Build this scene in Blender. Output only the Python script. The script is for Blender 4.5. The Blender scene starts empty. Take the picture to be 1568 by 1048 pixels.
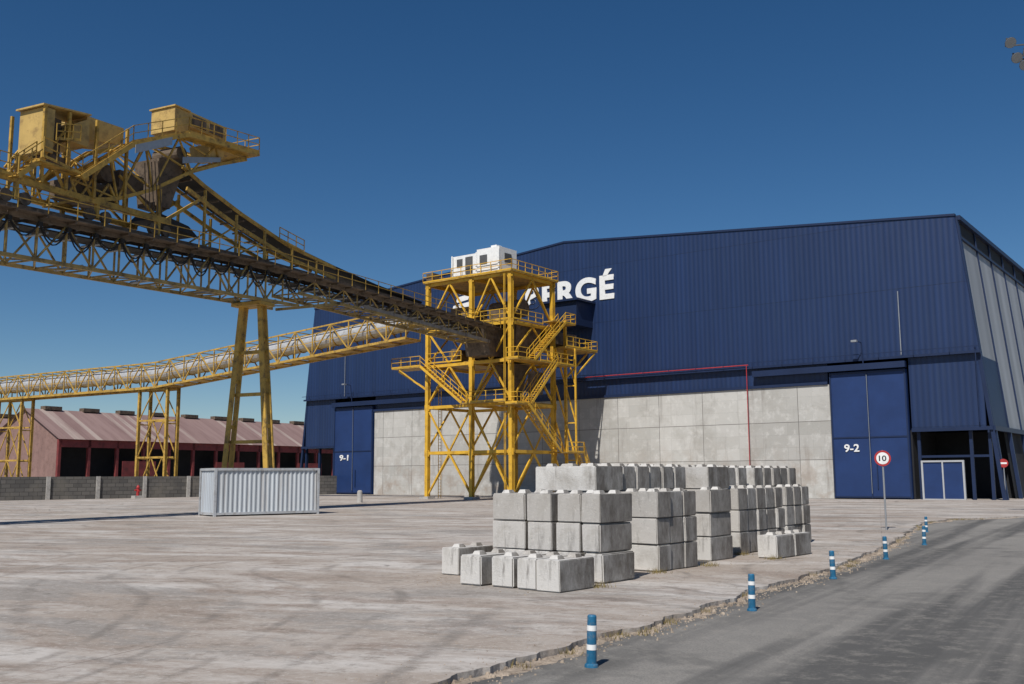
import bpy, math, random, bmesh
from mathutils import Vector, Matrix, noise
import mathutils.geometry as mg
random.seed(7)
D=bpy.data; SC=bpy.context.scene; COL=bpy.context.collection
rad=math.radians

# ------------------------------------------------------------ materials
def new_mat(name):
    m=D.materials.new(name); m.use_nodes=True
    nt=m.node_tree; b=nt.nodes["Principled BSDF"]
    return m,nt,b
def N(nt,t,**k):
    n=nt.nodes.new(t)
    for a,v in k.items(): setattr(n,a,v)
    return n
def coords(nt,scale=(1,1,1)):
    tc=N(nt,"ShaderNodeTexCoord"); mp=N(nt,"ShaderNodeMapping")
    mp.inputs["Scale"].default_value=scale
    nt.links.new(tc.outputs["Object"],mp.inputs[0]); return mp.outputs[0]
def noise_t(nt,vec,scale,detail=5,rough=.6,dist=0):
    n=N(nt,"ShaderNodeTexNoise"); n.inputs["Scale"].default_value=scale
    n.inputs["Detail"].default_value=detail; n.inputs["Roughness"].default_value=rough
    n.inputs["Distortion"].default_value=dist
    nt.links.new(vec,n.inputs["Vector"]); return n.outputs[0]
def ramp(nt,fac,stops):
    r=N(nt,"ShaderNodeValToRGB"); e=r.color_ramp.elements
    e[0].position=stops[0][0]; e[0].color=(*stops[0][1],1)
    e[1].position=stops[-1][0]; e[1].color=(*stops[-1][1],1)
    for p,c in stops[1:-1]:
        x=e.new(p); x.color=(*c,1)
    nt.links.new(fac,r.inputs[0]); return r.outputs[0]
def g3(v): return (v,v,v)
def mix(nt,a,b,fac,mode='MIX'):
    m=N(nt,"ShaderNodeMix",data_type='RGBA',blend_type=mode)
    def put(s,v):
        if isinstance(v,tuple): s.default_value=(*v,1) if len(v)==3 else v
        elif isinstance(v,(int,float)): s.default_value=v
        else: nt.links.new(v,s)
    put(m.inputs["Factor"],fac); put(m.inputs["A"],a); put(m.inputs["B"],b)
    return m.outputs["Result"]
def math_n(nt,op,a,b=None,c=None):
    m=N(nt,"ShaderNodeMath",operation=op)
    for i,v in enumerate((a,b,c)):
        if v is None: continue
        if isinstance(v,(int,float)): m.inputs[i].default_value=v
        else: nt.links.new(v,m.inputs[i])
    return m.outputs[0]
def bump(nt,b,h,strength=.3,dist=.02):
    n=N(nt,"ShaderNodeBump"); n.inputs["Strength"].default_value=strength
    n.inputs["Distance"].default_value=dist
    nt.links.new(h,n.inputs["Height"]); nt.links.new(n.outputs[0],b.inputs["Normal"])
def simple(name,col,rough=.6,metal=0,var=.25,scale=1.5,dirt=None,dirt_amt=.5,spec=.4):
    m,nt,b=new_mat(name); v=coords(nt)
    n1=noise_t(nt,v,scale,6,.65)
    c=ramp(nt,n1,[(.3,tuple(x*(1-var) for x in col)),(.7,tuple(min(1,x*(1+var)) for x in col))])
    if dirt:
        n2=noise_t(nt,v,scale*2.3,7,.7)
        f=ramp(nt,n2,[(.5,g3(0)),(.66,g3(dirt_amt))])
        c=mix(nt,c,dirt,f)
    nt.links.new(c,b.inputs["Base Color"])
    b.inputs["Roughness"].default_value=rough; b.inputs["Metallic"].default_value=metal
    b.inputs["Specular IOR Level"].default_value=spec
    return m
YEL=simple("yellow_steel",(.66,.385,.035),.5,0,.18,.6,(.24,.12,.03),.6)
YELD=simple("weathered_yellow_steel",(.46,.285,.055),.6,0,.3,.9,(.08,.05,.025),.8)
YELT=simple("dusty_yellow_truss",(.36,.25,.085),.65,0,.35,.8,(.06,.042,.03),.85)
BROWN=simple("dusty_brown_steel",(.13,.095,.065),.7,0,.4,1.2,(.03,.023,.017),.8)
YELP=simple("pale_yellow_sheet",(.50,.34,.11),.55,0,.15,.8,(.2,.12,.05),.6)
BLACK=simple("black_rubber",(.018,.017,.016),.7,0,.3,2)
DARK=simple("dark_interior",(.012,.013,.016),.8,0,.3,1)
WHITE=simple("white_paint",(.78,.78,.76),.5,0,.06,2,(.4,.38,.35),.3)
LGREY=simple("light_grey_frame",(.40,.41,.42),.5,0,.06,2)
TUBE=simple("galvanised_cover",(.47,.48,.49),.45,.2,.15,1.2,(.2,.16,.12),.5)
GALV=simple("galvanised_steel",(.36,.37,.38),.45,.5,.12,3)
GREYD=simple("dark_grey_steel",(.10,.10,.10),.6,.2,.2,2)
REDP=simple("red_paint",(.38,.03,.03),.5,0,.2,2)
TXT=simple("black_paint",(.02,.02,.02),.6)
LBLUE=simple("door_blue_paint",(.0125,.035,.120),.5,0,.18,.35)
DBLUE=simple("dark_blue_trim",(.009,.021,.063),.5,0,.15,.5)
BOLB=simple("blue_plastic",(.015,.12,.23),.45,0,.25,6,(.2,.2,.19),.5)
CONCP=simple("plain_concrete",(.42,.40,.37),.9,0,.18,1.5,(.15,.13,.11),.6)
REDW=simple("red_shed_wall",(.20,.04,.04),.7,0,.25,.4,(.06,.025,.025),.6)
PINKW=simple("faded_pink_sheet",(.25,.155,.135),.7,0,.15,.5,(.13,.075,.065),.5)

def corrugated(name,col,axis=0,period=.4,panel=1.0,amt=.12,big=.12,rough=.5,rib=.16,streak=None,lap=None):
    m,nt,b=new_mat(name); v=coords(nt)
    sp=N(nt,"ShaderNodeSeparateXYZ"); nt.links.new(v,sp.inputs[0]); x=sp.outputs[axis]
    s=math_n(nt,'SINE',math_n(nt,'MULTIPLY',x,2*math.pi/period))
    s01=math_n(nt,'MULTIPLY_ADD',s,.5,.5)
    fl=math_n(nt,'FLOOR',math_n(nt,'DIVIDE',x,panel))
    if lap: fl=math_n(nt,'ADD',fl,math_n(nt,'MULTIPLY',math_n(nt,'FLOOR',math_n(nt,'DIVIDE',sp.outputs[2],lap)),37.7))
    wn=N(nt,"ShaderNodeTexWhiteNoise",noise_dimensions='1D'); nt.links.new(fl,wn.inputs["W"])
    c=mix(nt,tuple(k*(1-amt) for k in col),tuple(k*(1+amt) for k in col),wn.outputs["Value"])
    n1=noise_t(nt,coords(nt,(.5,.5,.12)),.5,5,.6)
    c=mix(nt,c,tuple(k*(1-big*3) for k in col),ramp(nt,n1,[(.35,g3(.5)),(.65,g3(0))]))
    c=mix(nt,tuple(k*.45 for k in col),c,math_n(nt,'MULTIPLY_ADD',s01,rib*2,1-rib*2))
    if lap:
        fr=math_n(nt,'FRACT',math_n(nt,'DIVIDE',sp.outputs[2],lap))
        c=mix(nt,c,tuple(k*.55 for k in col),math_n(nt,'LESS_THAN',fr,.012))
    if streak:
        n2=noise_t(nt,coords(nt,(3,3,.15)),1,5,.7)
        c=mix(nt,c,streak,ramp(nt,n2,[(.52,g3(0)),(.72,g3(.6))]))
    nt.links.new(c,b.inputs["Base Color"]); b.inputs["Roughness"].default_value=rough
    bump(nt,b,s01,.5,.03)
    return m
BLUE=corrugated("blue_corrugated_cladding",(.0125,.032,.100),0,.5,1.0,.11,.09,.45,.2,(.019,.039,.094),6.2)
BLUES=corrugated("blue_corrugated_side",(.0135,.036,.12),1,.5,1.0,.08,.06)
PALE=corrugated("pale_side_cladding",(.36,.38,.40),1,3.0,3,.15,.1,.6,.2)
CONT=corrugated("container_side",(.55,.585,.61),0,.28,.56,.06,.12,.5,.18,(.28,.22,.17))
CONTE=corrugated("container_end",(.48,.52,.56),1,.28,.56,.06,.12,.5,.18,(.28,.22,.17))

def red_roof():
    m,nt,b=new_mat("faded_red_roof"); v=coords(nt)
    sp=N(nt,"ShaderNodeSeparateXYZ"); nt.links.new(v,sp.inputs[0])
    fl=math_n(nt,'FLOOR',math_n(nt,'DIVIDE',sp.outputs[0],1.1))
    wn=N(nt,"ShaderNodeTexWhiteNoise",noise_dimensions='1D'); nt.links.new(fl,wn.inputs["W"])
    c=ramp(nt,wn.outputs["Value"],[(0,(.24,.155,.14)),(.75,(.29,.195,.175)),(.82,(.38,.30,.26)),(1,(.40,.32,.28))])
    n=noise_t(nt,coords(nt,(1,.15,.15)),.8,5)
    c=mix(nt,c,(.17,.10,.09),ramp(nt,n,[(.45,g3(0)),(.75,g3(.7))]))
    nt.links.new(c,b.inputs["Base Color"]); b.inputs["Roughness"].default_value=.8; return m
RROOF=red_roof()

def conc_panels():
    m,nt,b=new_mat("cast_concrete_panels"); 
    tc=N(nt,"ShaderNodeTexCoord"); sp=N(nt,"ShaderNodeSeparateXYZ"); nt.links.new(tc.outputs["Object"],sp.inputs[0])
    def brick(ox,oz,w,h,c1,c2,mo,ms):
        cb=N(nt,"ShaderNodeCombineXYZ"); nt.links.new(math_n(nt,'ADD',sp.outputs[0],ox),cb.inputs[0]); nt.links.new(math_n(nt,'ADD',sp.outputs[2],oz),cb.inputs[1])
        br=N(nt,"ShaderNodeTexBrick"); nt.links.new(cb.outputs[0],br.inputs["Vector"])
        br.offset=0; br.inputs["Scale"].default_value=1
        br.inputs["Brick Width"].default_value=w; br.inputs["Row Height"].default_value=h
        br.inputs["Mortar Size"].default_value=ms; br.inputs["Mortar Smooth"].default_value=.4
        br.inputs["Color1"].default_value=(*c1,1); br.inputs["Color2"].default_value=(*c2,1)
        br.inputs["Mortar"].default_value=(*mo,1); return br.outputs["Color"],br.outputs["Fac"]
    v=tc.outputs["Object"]
    c,f0=brick(0,0,4.9,3.55,(.53,.52,.49),(.40,.39,.365),(.17,.16,.15),.035)
    c2,_=brick(1.1,0,2.45,1.18,(1,1,1),(.84,.84,.83),(.74,.74,.73),.02)
    c=mix(nt,c,c2,.8,'MULTIPLY')
    n1=noise_t(nt,v,.28,8,.7,.3)
    c=mix(nt,c,(.31,.295,.265),ramp(nt,n1,[(.50,g3(0)),(.68,g3(.6))]))
    n3=noise_t(nt,v,1.3,7,.7)
    c=mix(nt,c,(.62,.61,.58),ramp(nt,n3,[(.52,g3(0)),(.66,g3(.45))]))
    n2=noise_t(nt,coords(nt,(1.3,1,.12)),1.0,6,.7)
    c=mix(nt,c,(.19,.17,.15),ramp(nt,n2,[(.56,g3(0)),(.72,g3(.6))]))
    n5=noise_t(nt,v,3.2,6,.75)
    c=mix(nt,c,(.22,.20,.18),ramp(nt,n5,[(.60,g3(0)),(.7,g3(.45))]))
    zf=ramp(nt,math_n(nt,'DIVIDE',sp.outputs[2],12),[(.10,g3(.8)),(.5,g3(0))])
    n4=noise_t(nt,v,.6,8,.7)
    c=mix(nt,c,(.29,.225,.175),math_n(nt,'MULTIPLY',ramp(nt,n4,[(.46,g3(0)),(.60,g3(.7))]),zf))
    c=mix(nt,c,(.15,.14,.13),math_n(nt,'MULTIPLY',f0,.7))
    nt.links.new(c,b.inputs["Base Color"]); b.inputs["Roughness"].default_value=.9
    bump(nt,b,noise_t(nt,v,6,6),.3,.03); return m
CPAN=conc_panels()

def block_mat():
    m,nt,b=new_mat("concrete_block"); v=coords(nt)
    geo=N(nt,"ShaderNodeNewGeometry")
    c=ramp(nt,geo.outputs["Random Per Island"],[(0,(.41,.39,.36)),(.4,(.51,.49,.46)),(1,(.60,.585,.555))])
    n1=noise_t(nt,v,1.3,7,.65,.4)
    c=mix(nt,c,(.34,.315,.28),ramp(nt,n1,[(.48,g3(0)),(.66,g3(.7))]))
    n2=noise_t(nt,coords(nt,(5,5,.8)),1,6,.7)
    c=mix(nt,c,(.15,.135,.12),ramp(nt,n2,[(.56,g3(0)),(.70,g3(.65))]))
    n3=noise_t(nt,v,14,5,.7)
    c=mix(nt,c,(.70,.68,.64),ramp(nt,n3,[(.56,g3(0)),(.7,g3(.4))]))
    n6=noise_t(nt,v,30,3,.6)
    c=mix(nt,c,(.18,.165,.145),ramp(nt,n6,[(.66,g3(0)),(.71,g3(.6))]))
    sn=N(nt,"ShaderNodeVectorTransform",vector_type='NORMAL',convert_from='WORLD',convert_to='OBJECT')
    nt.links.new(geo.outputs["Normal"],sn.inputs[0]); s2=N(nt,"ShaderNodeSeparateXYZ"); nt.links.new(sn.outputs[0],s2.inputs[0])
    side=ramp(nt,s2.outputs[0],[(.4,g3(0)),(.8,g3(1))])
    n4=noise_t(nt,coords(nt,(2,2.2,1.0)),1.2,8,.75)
    f=math_n(nt,'MULTIPLY',ramp(nt,n4,[(.38,g3(.50)),(.60,g3(.95))]),side)  # shade of the right-hand faces painted into their colour, along with mottled stain
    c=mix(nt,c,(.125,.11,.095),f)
    nt.links.new(c,b.inputs["Base Color"]); b.inputs["Roughness"].default_value=.95
    b.inputs["Specular IOR Level"].default_value=.15
    bump(nt,b,noise_t(nt,v,22,8,.75),.6,.025); return m
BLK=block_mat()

def yard_mat():
    m,nt,b=new_mat("worn_concrete_yard"); tc=N(nt,"ShaderNodeTexCoord")
    mp=N(nt,"ShaderNodeMapping"); nt.links.new(tc.outputs["Object"],mp.inputs[0]); mp.inputs["Rotation"].default_value=(0,0,rad(20))
    v=mp.outputs[0]
    def sc(s):
        q=N(nt,"ShaderNodeMapping"); q.inputs["Scale"].default_value=s; nt.links.new(v,q.inputs[0]); return q.outputs[0]
    c=ramp(nt,noise_t(nt,v,.10,8,.7,.4),[(.34,(.27,.22,.18)),(.5,(.37,.32,.275)),(.64,(.43,.395,.36))])
    n=noise_t(nt,sc((.35,.9,1)),.40,10,.75,.3)
    c=mix(nt,c,(.54,.51,.475),ramp(nt,n,[(.47,g3(0)),(.60,g3(.85))]))
    n=noise_t(nt,sc((.4,1.0,1)),.7,10,.78,.4)
    c=mix(nt,c,(.22,.165,.13),ramp(nt,n,[(.50,g3(0)),(.62,g3(.7))]))
    n=noise_t(nt,sc((.5,1,1)),.22,9,.74,.5)
    c=mix(nt,c,(.255,.24,.222),ramp(nt,n,[(.52,g3(0)),(.58,g3(.65))]))
    n=noise_t(nt,v,2.1,10,.82,.2)
    c=mix(nt,c,(.17,.145,.12),ramp(nt,n,[(.51,g3(0)),(.63,g3(.6))]))
    n=noise_t(nt,v,9,9,.85)
    c=mix(nt,c,(.58,.545,.50),ramp(nt,n,[(.52,g3(0)),(.62,g3(.5))]))
    n=noise_t(nt,v,.9,4,.6,.3)
    c=mix(nt,c,(.14,.125,.11),ramp(nt,n,[(.66,g3(0)),(.72,g3(.65))]))
    wv=N(nt,"ShaderNodeTexNoise"); wv.inputs["Scale"].default_value=.035; wv.inputs["Detail"].default_value=1; nt.links.new(v,wv.inputs["Vector"])
    fr=math_n(nt,'FRACT',math_n(nt,'MULTIPLY',wv.outputs[0],34))
    tr_=ramp(nt,math_n(nt,'ABSOLUTE',math_n(nt,'SUBTRACT',fr,.5)),[(.03,g3(1)),(.10,g3(0))])
    br_=ramp(nt,noise_t(nt,v,.5,9,.8),[(.44,g3(0)),(.6,g3(.55))])
    c=mix(nt,c,(.14,.125,.11),math_n(nt,'MULTIPLY',tr_,br_))
    br=N(nt,"ShaderNodeTexBrick"); nt.links.new(v,br.inputs["Vector"]); br.offset=0
    br.inputs["Scale"].default_value=1; br.inputs["Brick Width"].default_value=9; br.inputs["Row Height"].default_value=6
    br.inputs["Mortar Size"].default_value=.018; br.inputs["Mortar Smooth"].default_value=.5
    jn=ramp(nt,noise_t(nt,v,.6,4),[(.4,g3(.0)),(.6,g3(.6))])
    c=mix(nt,c,(.15,.125,.11),math_n(nt,'MULTIPLY',br.outputs["Fac"],jn))
    nt.links.new(c,b.inputs["Base Color"]); b.inputs["Roughness"].default_value=.92; b.inputs["Specular IOR Level"].default_value=.2
    bump(nt,b,noise_t(nt,v,12,9,.8),.5,.025); return m
YARD=yard_mat()
def asphalt_mat():
    m,nt,b=new_mat("worn_asphalt"); tc=N(nt,"ShaderNodeTexCoord")
    mp=N(nt,"ShaderNodeMapping"); nt.links.new(tc.outputs["Object"],mp.inputs[0]); mp.inputs["Rotation"].default_value=(0,0,rad(32))
    v=mp.outputs[0]
    def sc(s):
        q=N(nt,"ShaderNodeMapping"); q.inputs["Scale"].default_value=s; nt.links.new(v,q.inputs[0]); return q.outputs[0]
    c=ramp(nt,noise_t(nt,v,.25,7,.6,.4),[(.3,(.20,.19,.175)),(.7,(.28,.265,.24))])
    n=noise_t(nt,sc((.8,.03,1)),.9,5,.55,.15)
    c=mix(nt,c,(.085,.083,.08),ramp(nt,n,[(.48,g3(0)),(.60,g3(.9))]))
    n=noise_t(nt,v,.3,7,.7,.5)
    c=mix(nt,c,(.085,.083,.078),ramp(nt,n,[(.53,g3(0)),(.66,g3(.6))]))
    n=noise_t(nt,v,3,9,.8)
    c=mix(nt,c,(.35,.325,.285),ramp(nt,n,[(.50,g3(0)),(.66,g3(.5))]))
    n=noise_t(nt,v,40,4,.8)
    c=mix(nt,c,(.09,.088,.083),ramp(nt,n,[(.45,g3(0)),(.7,g3(.7))]))
    nt.links.new(c,b.inputs["Base Color"]); b.inputs["Roughness"].default_value=.9; b.inputs["Specular IOR Level"].default_value=.25
    bump(nt,b,noise_t(nt,v,45,6,.8),.6,.012); return m
ASPH=asphalt_mat()
RUB=simple("crumbled_concrete",(.34,.28,.22),.95,0,.4,3,(.12,.09,.07),.8,.1)
GRASS=simple("dry_grass",(.20,.155,.06),.9,0,.4,4)
LAND=simple("far_ground",(.25,.21,.16),.95,0,.25,.02)
def wall_mat():
    m,nt,b=new_mat("grey_block_wall"); tc=N(nt,"ShaderNodeTexCoord"); sp=N(nt,"ShaderNodeSeparateXYZ"); nt.links.new(tc.outputs["Object"],sp.inputs[0])
    cb=N(nt,"ShaderNodeCombineXYZ"); nt.links.new(sp.outputs[0],cb.inputs[0]); nt.links.new(sp.outputs[2],cb.inputs[1])
    br=N(nt,"ShaderNodeTexBrick"); nt.links.new(cb.outputs[0],br.inputs["Vector"])
    br.inputs["Scale"].default_value=1; br.inputs["Brick Width"].default_value=.9; br.inputs["Row Height"].default_value=.42
    br.inputs["Mortar Size"].default_value=.03
    br.inputs["Color1"].default_value=(.15,.14,.127,1); br.inputs["Color2"].default_value=(.095,.09,.084,1); br.inputs["Mortar"].default_value=(.06,.056,.052,1)
    n=noise_t(nt,tc.outputs["Object"],.4,6)
    c=mix(nt,br.outputs["Color"],(.20,.18,.15),ramp(nt,n,[(.5,g3(0)),(.7,g3(.6))]))
    nt.links.new(c,b.inputs["Base Color"]); b.inputs["Roughness"].default_value=.95; return m
WALLM=wall_mat()

# ------------------------------------------------------------ mesh helpers
class Part:
    def __init__(s): s.v=[]; s.f=[]
    def quad(s,*p):
        i=len(s.v); s.v+= [tuple(q) for q in p]; s.f.append(tuple(range(i,i+len(p))))
    def hexa(s,b,t):
        i=len(s.v); s.v+=[tuple(q) for q in b]+[tuple(q) for q in t]
        n=len(b)
        s.f.append(tuple(i+k for k in reversed(range(n)))); s.f.append(tuple(i+n+k for k in range(n)))
        for k in range(n):
            k2=(k+1)%n; s.f.append((i+k,i+k2,i+n+k2,i+n+k))
    def box(s,x0,x1,y0,y1,z0,z1):
        s.hexa([(x0,y0,z0),(x1,y0,z0),(x1,y1,z0),(x0,y1,z0)],[(x0,y0,z1),(x1,y0,z1),(x1,y1,z1),(x0,y1,z1)])
    def beam(s,p,q,w=.1,h=None):
        p=Vector(p);q=Vector(q);h=h or w;d=q-p
        if d.length<1e-5:return
        d.normalize(); up=Vector((0,0,1)) if abs(d.z)<.98 else Vector((0,1,0))
        a=d.cross(up).normalized()*w/2; c=a.cross(d).normalized()*h/2
        s.hexa([p-a-c,p+a-c,p+a+c,p-a+c],[q-a-c,q+a-c,q+a+c,q-a+c])
    def ibeam(s,p,q,w=.3):
        p=Vector(p);q=Vector(q);d=(q-p).normalized(); up=Vector((0,0,1)) if abs(d.z)<.9 else Vector((0,1,0))
        a=d.cross(up).normalized(); c=a.cross(d).normalized()
        s.beam(p,q,w*.18,w*.98) if abs(d.z)<.9 else s.beam(p,q,w*.98,w*.18)
        for sg in (-1,1):
            o=c*sg*w*.5
            s.beam(p+o,q+o,w,w*.14) 
    def tube(s,p,q,r,n=10,r2=None,cap=True):
        p=Vector(p);q=Vector(q);d=(q-p).normalized(); r2=r if r2 is None else r2
        up=Vector((0,0,1)) if abs(d.z)<.98 else Vector((0,1,0))
        a=d.cross(up).normalized(); c=a.cross(d).normalized()
        A=[p+(a*math.cos(t)+c*math.sin(t))*r for t in [2*math.pi*k/n for k in range(n)]]
        B=[q+(a*math.cos(t)+c*math.sin(t))*r2 for t in [2*math.pi*k/n for k in range(n)]]
        s.hexa(A,B)
    def rail(s,pts,h=1.05,post=1.2,w=.055):
        for a,b in zip(pts,pts[1:]):
            a=Vector(a);b=Vector(b);n=max(1,round((b-a).length/post))
            for k in range(n+1):
                p=a.lerp(b,k/n); s.beam(p,p+Vector((0,0,h)),w)
            for z in (h,h*.55): s.beam(a+Vector((0,0,z)),b+Vector((0,0,z)),w)
            s.beam(a+Vector((0,0,.08)),b+Vector((0,0,.08)),.03,.14)
    def stair(s,a,b,side,w=.9):
        a=Vector(a);b=Vector(b);sd=Vector(side).normalized()*w
        for o in (Vector((0,0,0)),sd):
            s.beam(a+o,b+o,.07,.25)
            n=max(2,int((b-a).length/1.3))
            for k in range(n+1):
                p=(a+o).lerp(b+o,k/n); s.beam(p,p+Vector((0,0,1.0)),.05)
            for z in (1.0,.55): s.beam(a+o+Vector((0,0,z)),b+o+Vector((0,0,z)),.05)
        n=int(abs(a.z-b.z)/.25)
        for k in range(n+1):
            p=a.lerp(b,k/n); s.beam(p,p+sd,.26,.04)
def root(name,loc=(0,0,0),rz=0):
    e=D.objects.new(name,None); e.empty_display_size=.5; e.location=loc; e.rotation_euler=(0,0,rz); COL.objects.link(e); return e
def add(part,name,mat,parent=None,smooth=False,loc=None,rz=0):
    me=D.meshes.new(name); me.from_pydata([tuple(v) for v in part.v],[],part.f); me.update()
    if mat: me.materials.append(mat)
    if smooth:
        for p in me.polygons: p.use_smooth=True
    o=D.objects.new(name,me); COL.objects.link(o)
    if parent: o.parent=parent
    if loc: o.location=loc; o.rotation_euler=(0,0,rz)
    return o
def text_mesh(name,body,mat,parent,box,y,offset=.03,depth=.04,space=1.0):
    cu=D.curves.new(name,"FONT"); cu.body=body; cu.offset=offset; cu.extrude=depth; cu.space_character=space
    o=D.objects.new(name,cu); COL.objects.link(o)
    bpy.context.view_layer.update()
    me=D.meshes.new_from_object(o.evaluated_get(bpy.context.evaluated_depsgraph_get()))
    D.objects.remove(o)
    xs=[v.co.x for v in me.vertices]; ys=[v.co.y for v in me.vertices]
    x0,x1,z0,z1=box; a,b=min(xs),max(xs); c,d=min(ys),max(ys)
    for v in me.vertices:
        X=x0+(v.co.x-a)/(b-a)*(x1-x0); Z=z0+(v.co.y-c)/(d-c)*(z1-z0); v.co=(X,y-v.co.z,Z)
    me.materials.clear(); me.materials.append(mat)
    o=D.objects.new(name,me); COL.objects.link(o); o.parent=parent; return o

# ------------------------------------------------------------ ground
kerb=[(-13,-8),(-6,2.6),(-.94,10.86),(-.2,12.06),(.71,13.41),(1.63,14.68),(2.89,16.53),(4.31,19.03),(7.4,23.8),(11.08,30.49),(14.33,37.05),(16.48,41.54),(18.6,46.0),(21.5,49.6),(27,52.6),(45,58),(90,66),(400,110)]
def smooth_line(pts,step=.25,maxy=60):
    out=[]
    for a,b in zip(pts,pts[1:]):
        L=math.dist(a,b); n=max(1,int(L/step)) if a[1]<maxy else 4
        for k in range(n):
            t=k/n; out.append((a[0]+(b[0]-a[0])*t,a[1]+(b[1]-a[1])*t))
    out.append(pts[-1]); return out
kl=smooth_line(kerb,.08)
rag=[]
for x,y in kl:
    n=noise.noise(Vector((x*.9,y*.9,0)))*.20+noise.noise(Vector((x*3,y*3,3)))*.10+noise.noise(Vector((x*11,y*11,3)))*.035
    rag.append((x+n*.85,y-n*.5))
g=Part(); g.quad((-1500,-300,-.085),(1500,-300,-.085),(1500,2500,-.085),(-1500,2500,-.085)); add(g,"ground",LAND)
rd=Part(); rd.quad((-60,-60,-.08),(420,-60,-.08),(420,120,-.08),(-60,120,-.08)); add(rd,"asphalt_road",ASPH)
yd=Part()
far=[(400,420),(-300,420),(-300,-30),(-28,-30)]
loop=rag+far
n=len(loop)
yd.v=[(x,y,0) for x,y in loop]+[(x,y,-.12) for x,y in loop]
tri=mg.tessellate_polygon([[Vector((x,y,0)) for x,y in loop]])
yd.f=[tuple(t) for t in tri]
for k in range(n):
    k2=(k+1)%n; yd.f.append((k,k2,k2+n,k+n))
yo=add(yd,"concrete_yard",YARD)
bm=bmesh.new(); bm.from_mesh(yo.data); bmesh.ops.recalc_face_normals(bm,faces=bm.faces); bm.to_mesh(yo.data); bm.free()
st=Part()
pk=[p for p in rag if 6<p[1]<52]
prev=None
for x,y in pk:
    t=.5+.5*noise.noise(Vector((x*.35,y*.35,9)))
    w=.06+.75*max(0,t-.42)+.10*noise.noise(Vector((x*3,y*3,1)))
    q=lambda s,a: a*noise.noise(Vector((x*7,y*7,s)))
    row=[(x+.02,y-.01,-.082),(x+.04+.25*w,y-.03-.15*w,-.062+q(2,.03)),(x+.04+.65*w,y-.03-.4*w,-.068+q(5,.025)),(x+.05+w,y-.03-.6*w,-.086)]
    if prev: 
        for a in range(3): st.quad(prev[a],prev[a+1],row[a+1],row[a])
    prev=row
add(st,"broken_kerb_strip",RUB)
rb=Part()
def stone(P,x,y,z,r):
    n=5; A=[];B=[]
    o=random.random()*6
    for k in range(n):
        t=o+2*math.pi*k/n; q=r*random.uniform(.7,1.2); A.append((x+math.cos(t)*q,y+math.sin(t)*q,z-.01)); B.append((x+math.cos(t)*q*.6,y+math.sin(t)*q*.6,z+r*random.uniform(.4,.9)))
    P.hexa(A,B)
near=[p for p in pk if p[1]<34]
for k in range(2600):
    x,y=random.choice(near); d=abs(random.gauss(0,.22)); 
    if d<.02: continue
    r=random.uniform(.006,.026)*(1.9 if random.random()<.07 else 1)
    stone(rb,x+d*.85+random.gauss(0,.03),y-d*.5,-.078+.02*max(0,1-d*4),r)
for k in range(700):
    x,y=random.choice(near); d=abs(random.gauss(0,.7)); stone(rb,x-d*.85,y+d*.5+.03,0,random.uniform(.004,.014))
for k in range(500):
    a=random.uniform(-4.3,.6); b_=random.uniform(-2.3,12); x=1.79+.77*a+.64*b_; y=20.52-.64*a+.77*b_
    stone(rb,x+random.gauss(0,.3),y+random.gauss(0,.3),0,random.uniform(.006,.022))
add(rb,"rubble",RUB)
gr=Part()
for k in range(60):
    x,y=random.choice(pk)
    if noise.noise(Vector((x*.3,y*.3,4)))<-.05: continue
    x+=random.uniform(0,.2); y-=random.uniform(0,.12)
    for b in range(30):
        a=random.random()*6.28; h=random.uniform(.03,.11); l=random.uniform(.02,.08); px=x+random.gauss(0,.07);py=y+random.gauss(0,.07)
        gr.quad((px-.004,py,-.08),(px+.004,py,-.08),(px+math.cos(a)*l,py+math.sin(a)*l,h-.06))
for ex_,ey_ in ((-.35,2.7),(-.3,4.9),(.1,7.6),(-1.2,8.4),(.2,-.5)):
    x0=1.79+.77*ex_+.64*ey_; y0=20.52-.64*ex_+.77*ey_
    for b in range(70):
        a=random.random()*6.28; h=random.uniform(.05,.16); l=random.uniform(.02,.09); px=x0+random.gauss(0,.12);py=y0+random.gauss(0,.12)
        gr.quad((px-.005,py,0),(px+.005,py,0),(px+math.cos(a)*l,py+math.sin(a)*l,h))
add(gr,"dry_grass",GRASS)

# ------------------------------------------------------------ blue warehouse
FR=-math.atan2(.5998,.8002)
wh=root("blue_warehouse",(34.86,87.94,0),FR)
ZT=12.4
def lx(z): return -79.6+2.8*z/24.8
def rx(z): return 7.4-2.4*z/24.5
DEP=150
p=Part()
poly=[(lx(ZT)-.1,ZT+.0),(rx(ZT)+.1,ZT+.0),(rx(24.5),24.5),(-35.9,28.1),(lx(24.8),24.8)]
p.hexa([(u,-.35,z) for u,z in poly][::-1],[(u,.1,z) for u,z in poly][::-1])
p.box(-65.3,-6.9,-.12,.2,10.55,ZT-.01)
p.box(lx(8)+.35,-72.7,-.1,.2,6.2,ZT-.01)
p.box(.35,rx(8)-.25,-.1,.2,6.05,ZT-.01)
add(p,"front_cladding",BLUE,wh)
p=Part()
pts=[(lx(24.8)-.05,24.8),(-35.9,28.1),(rx(24.5)+.05,24.5)]
for a,b in zip(pts,pts[1:]): p.beam((a[0],-.2,a[1]+.10),(b[0],-.2,b[1]+.10),.5,.2)
p.box(lx(ZT)-.2,rx(ZT)+.2,-.62,-.36,ZT-.02,ZT+.18)
p.box(-14,.25,-.9,-.37,11.55,12.1)
p.box(-72.6,-56,-.9,-.37,11.3,11.85)
p.box(lx(6)-.1,-72.7,-.3,-.11,6.0,6.3); p.box(.35,rx(6)+.1,-.3,-.11,5.85,6.15)
p.box(-36.5,-32.3,-3.6,-.36,18.1,20.7); p.box(-36.9,-31.9,-4.0,-.36,20.72,20.95)
p.box(-65.35,-6.85,-.45,-.13,10.45,10.72)
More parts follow.
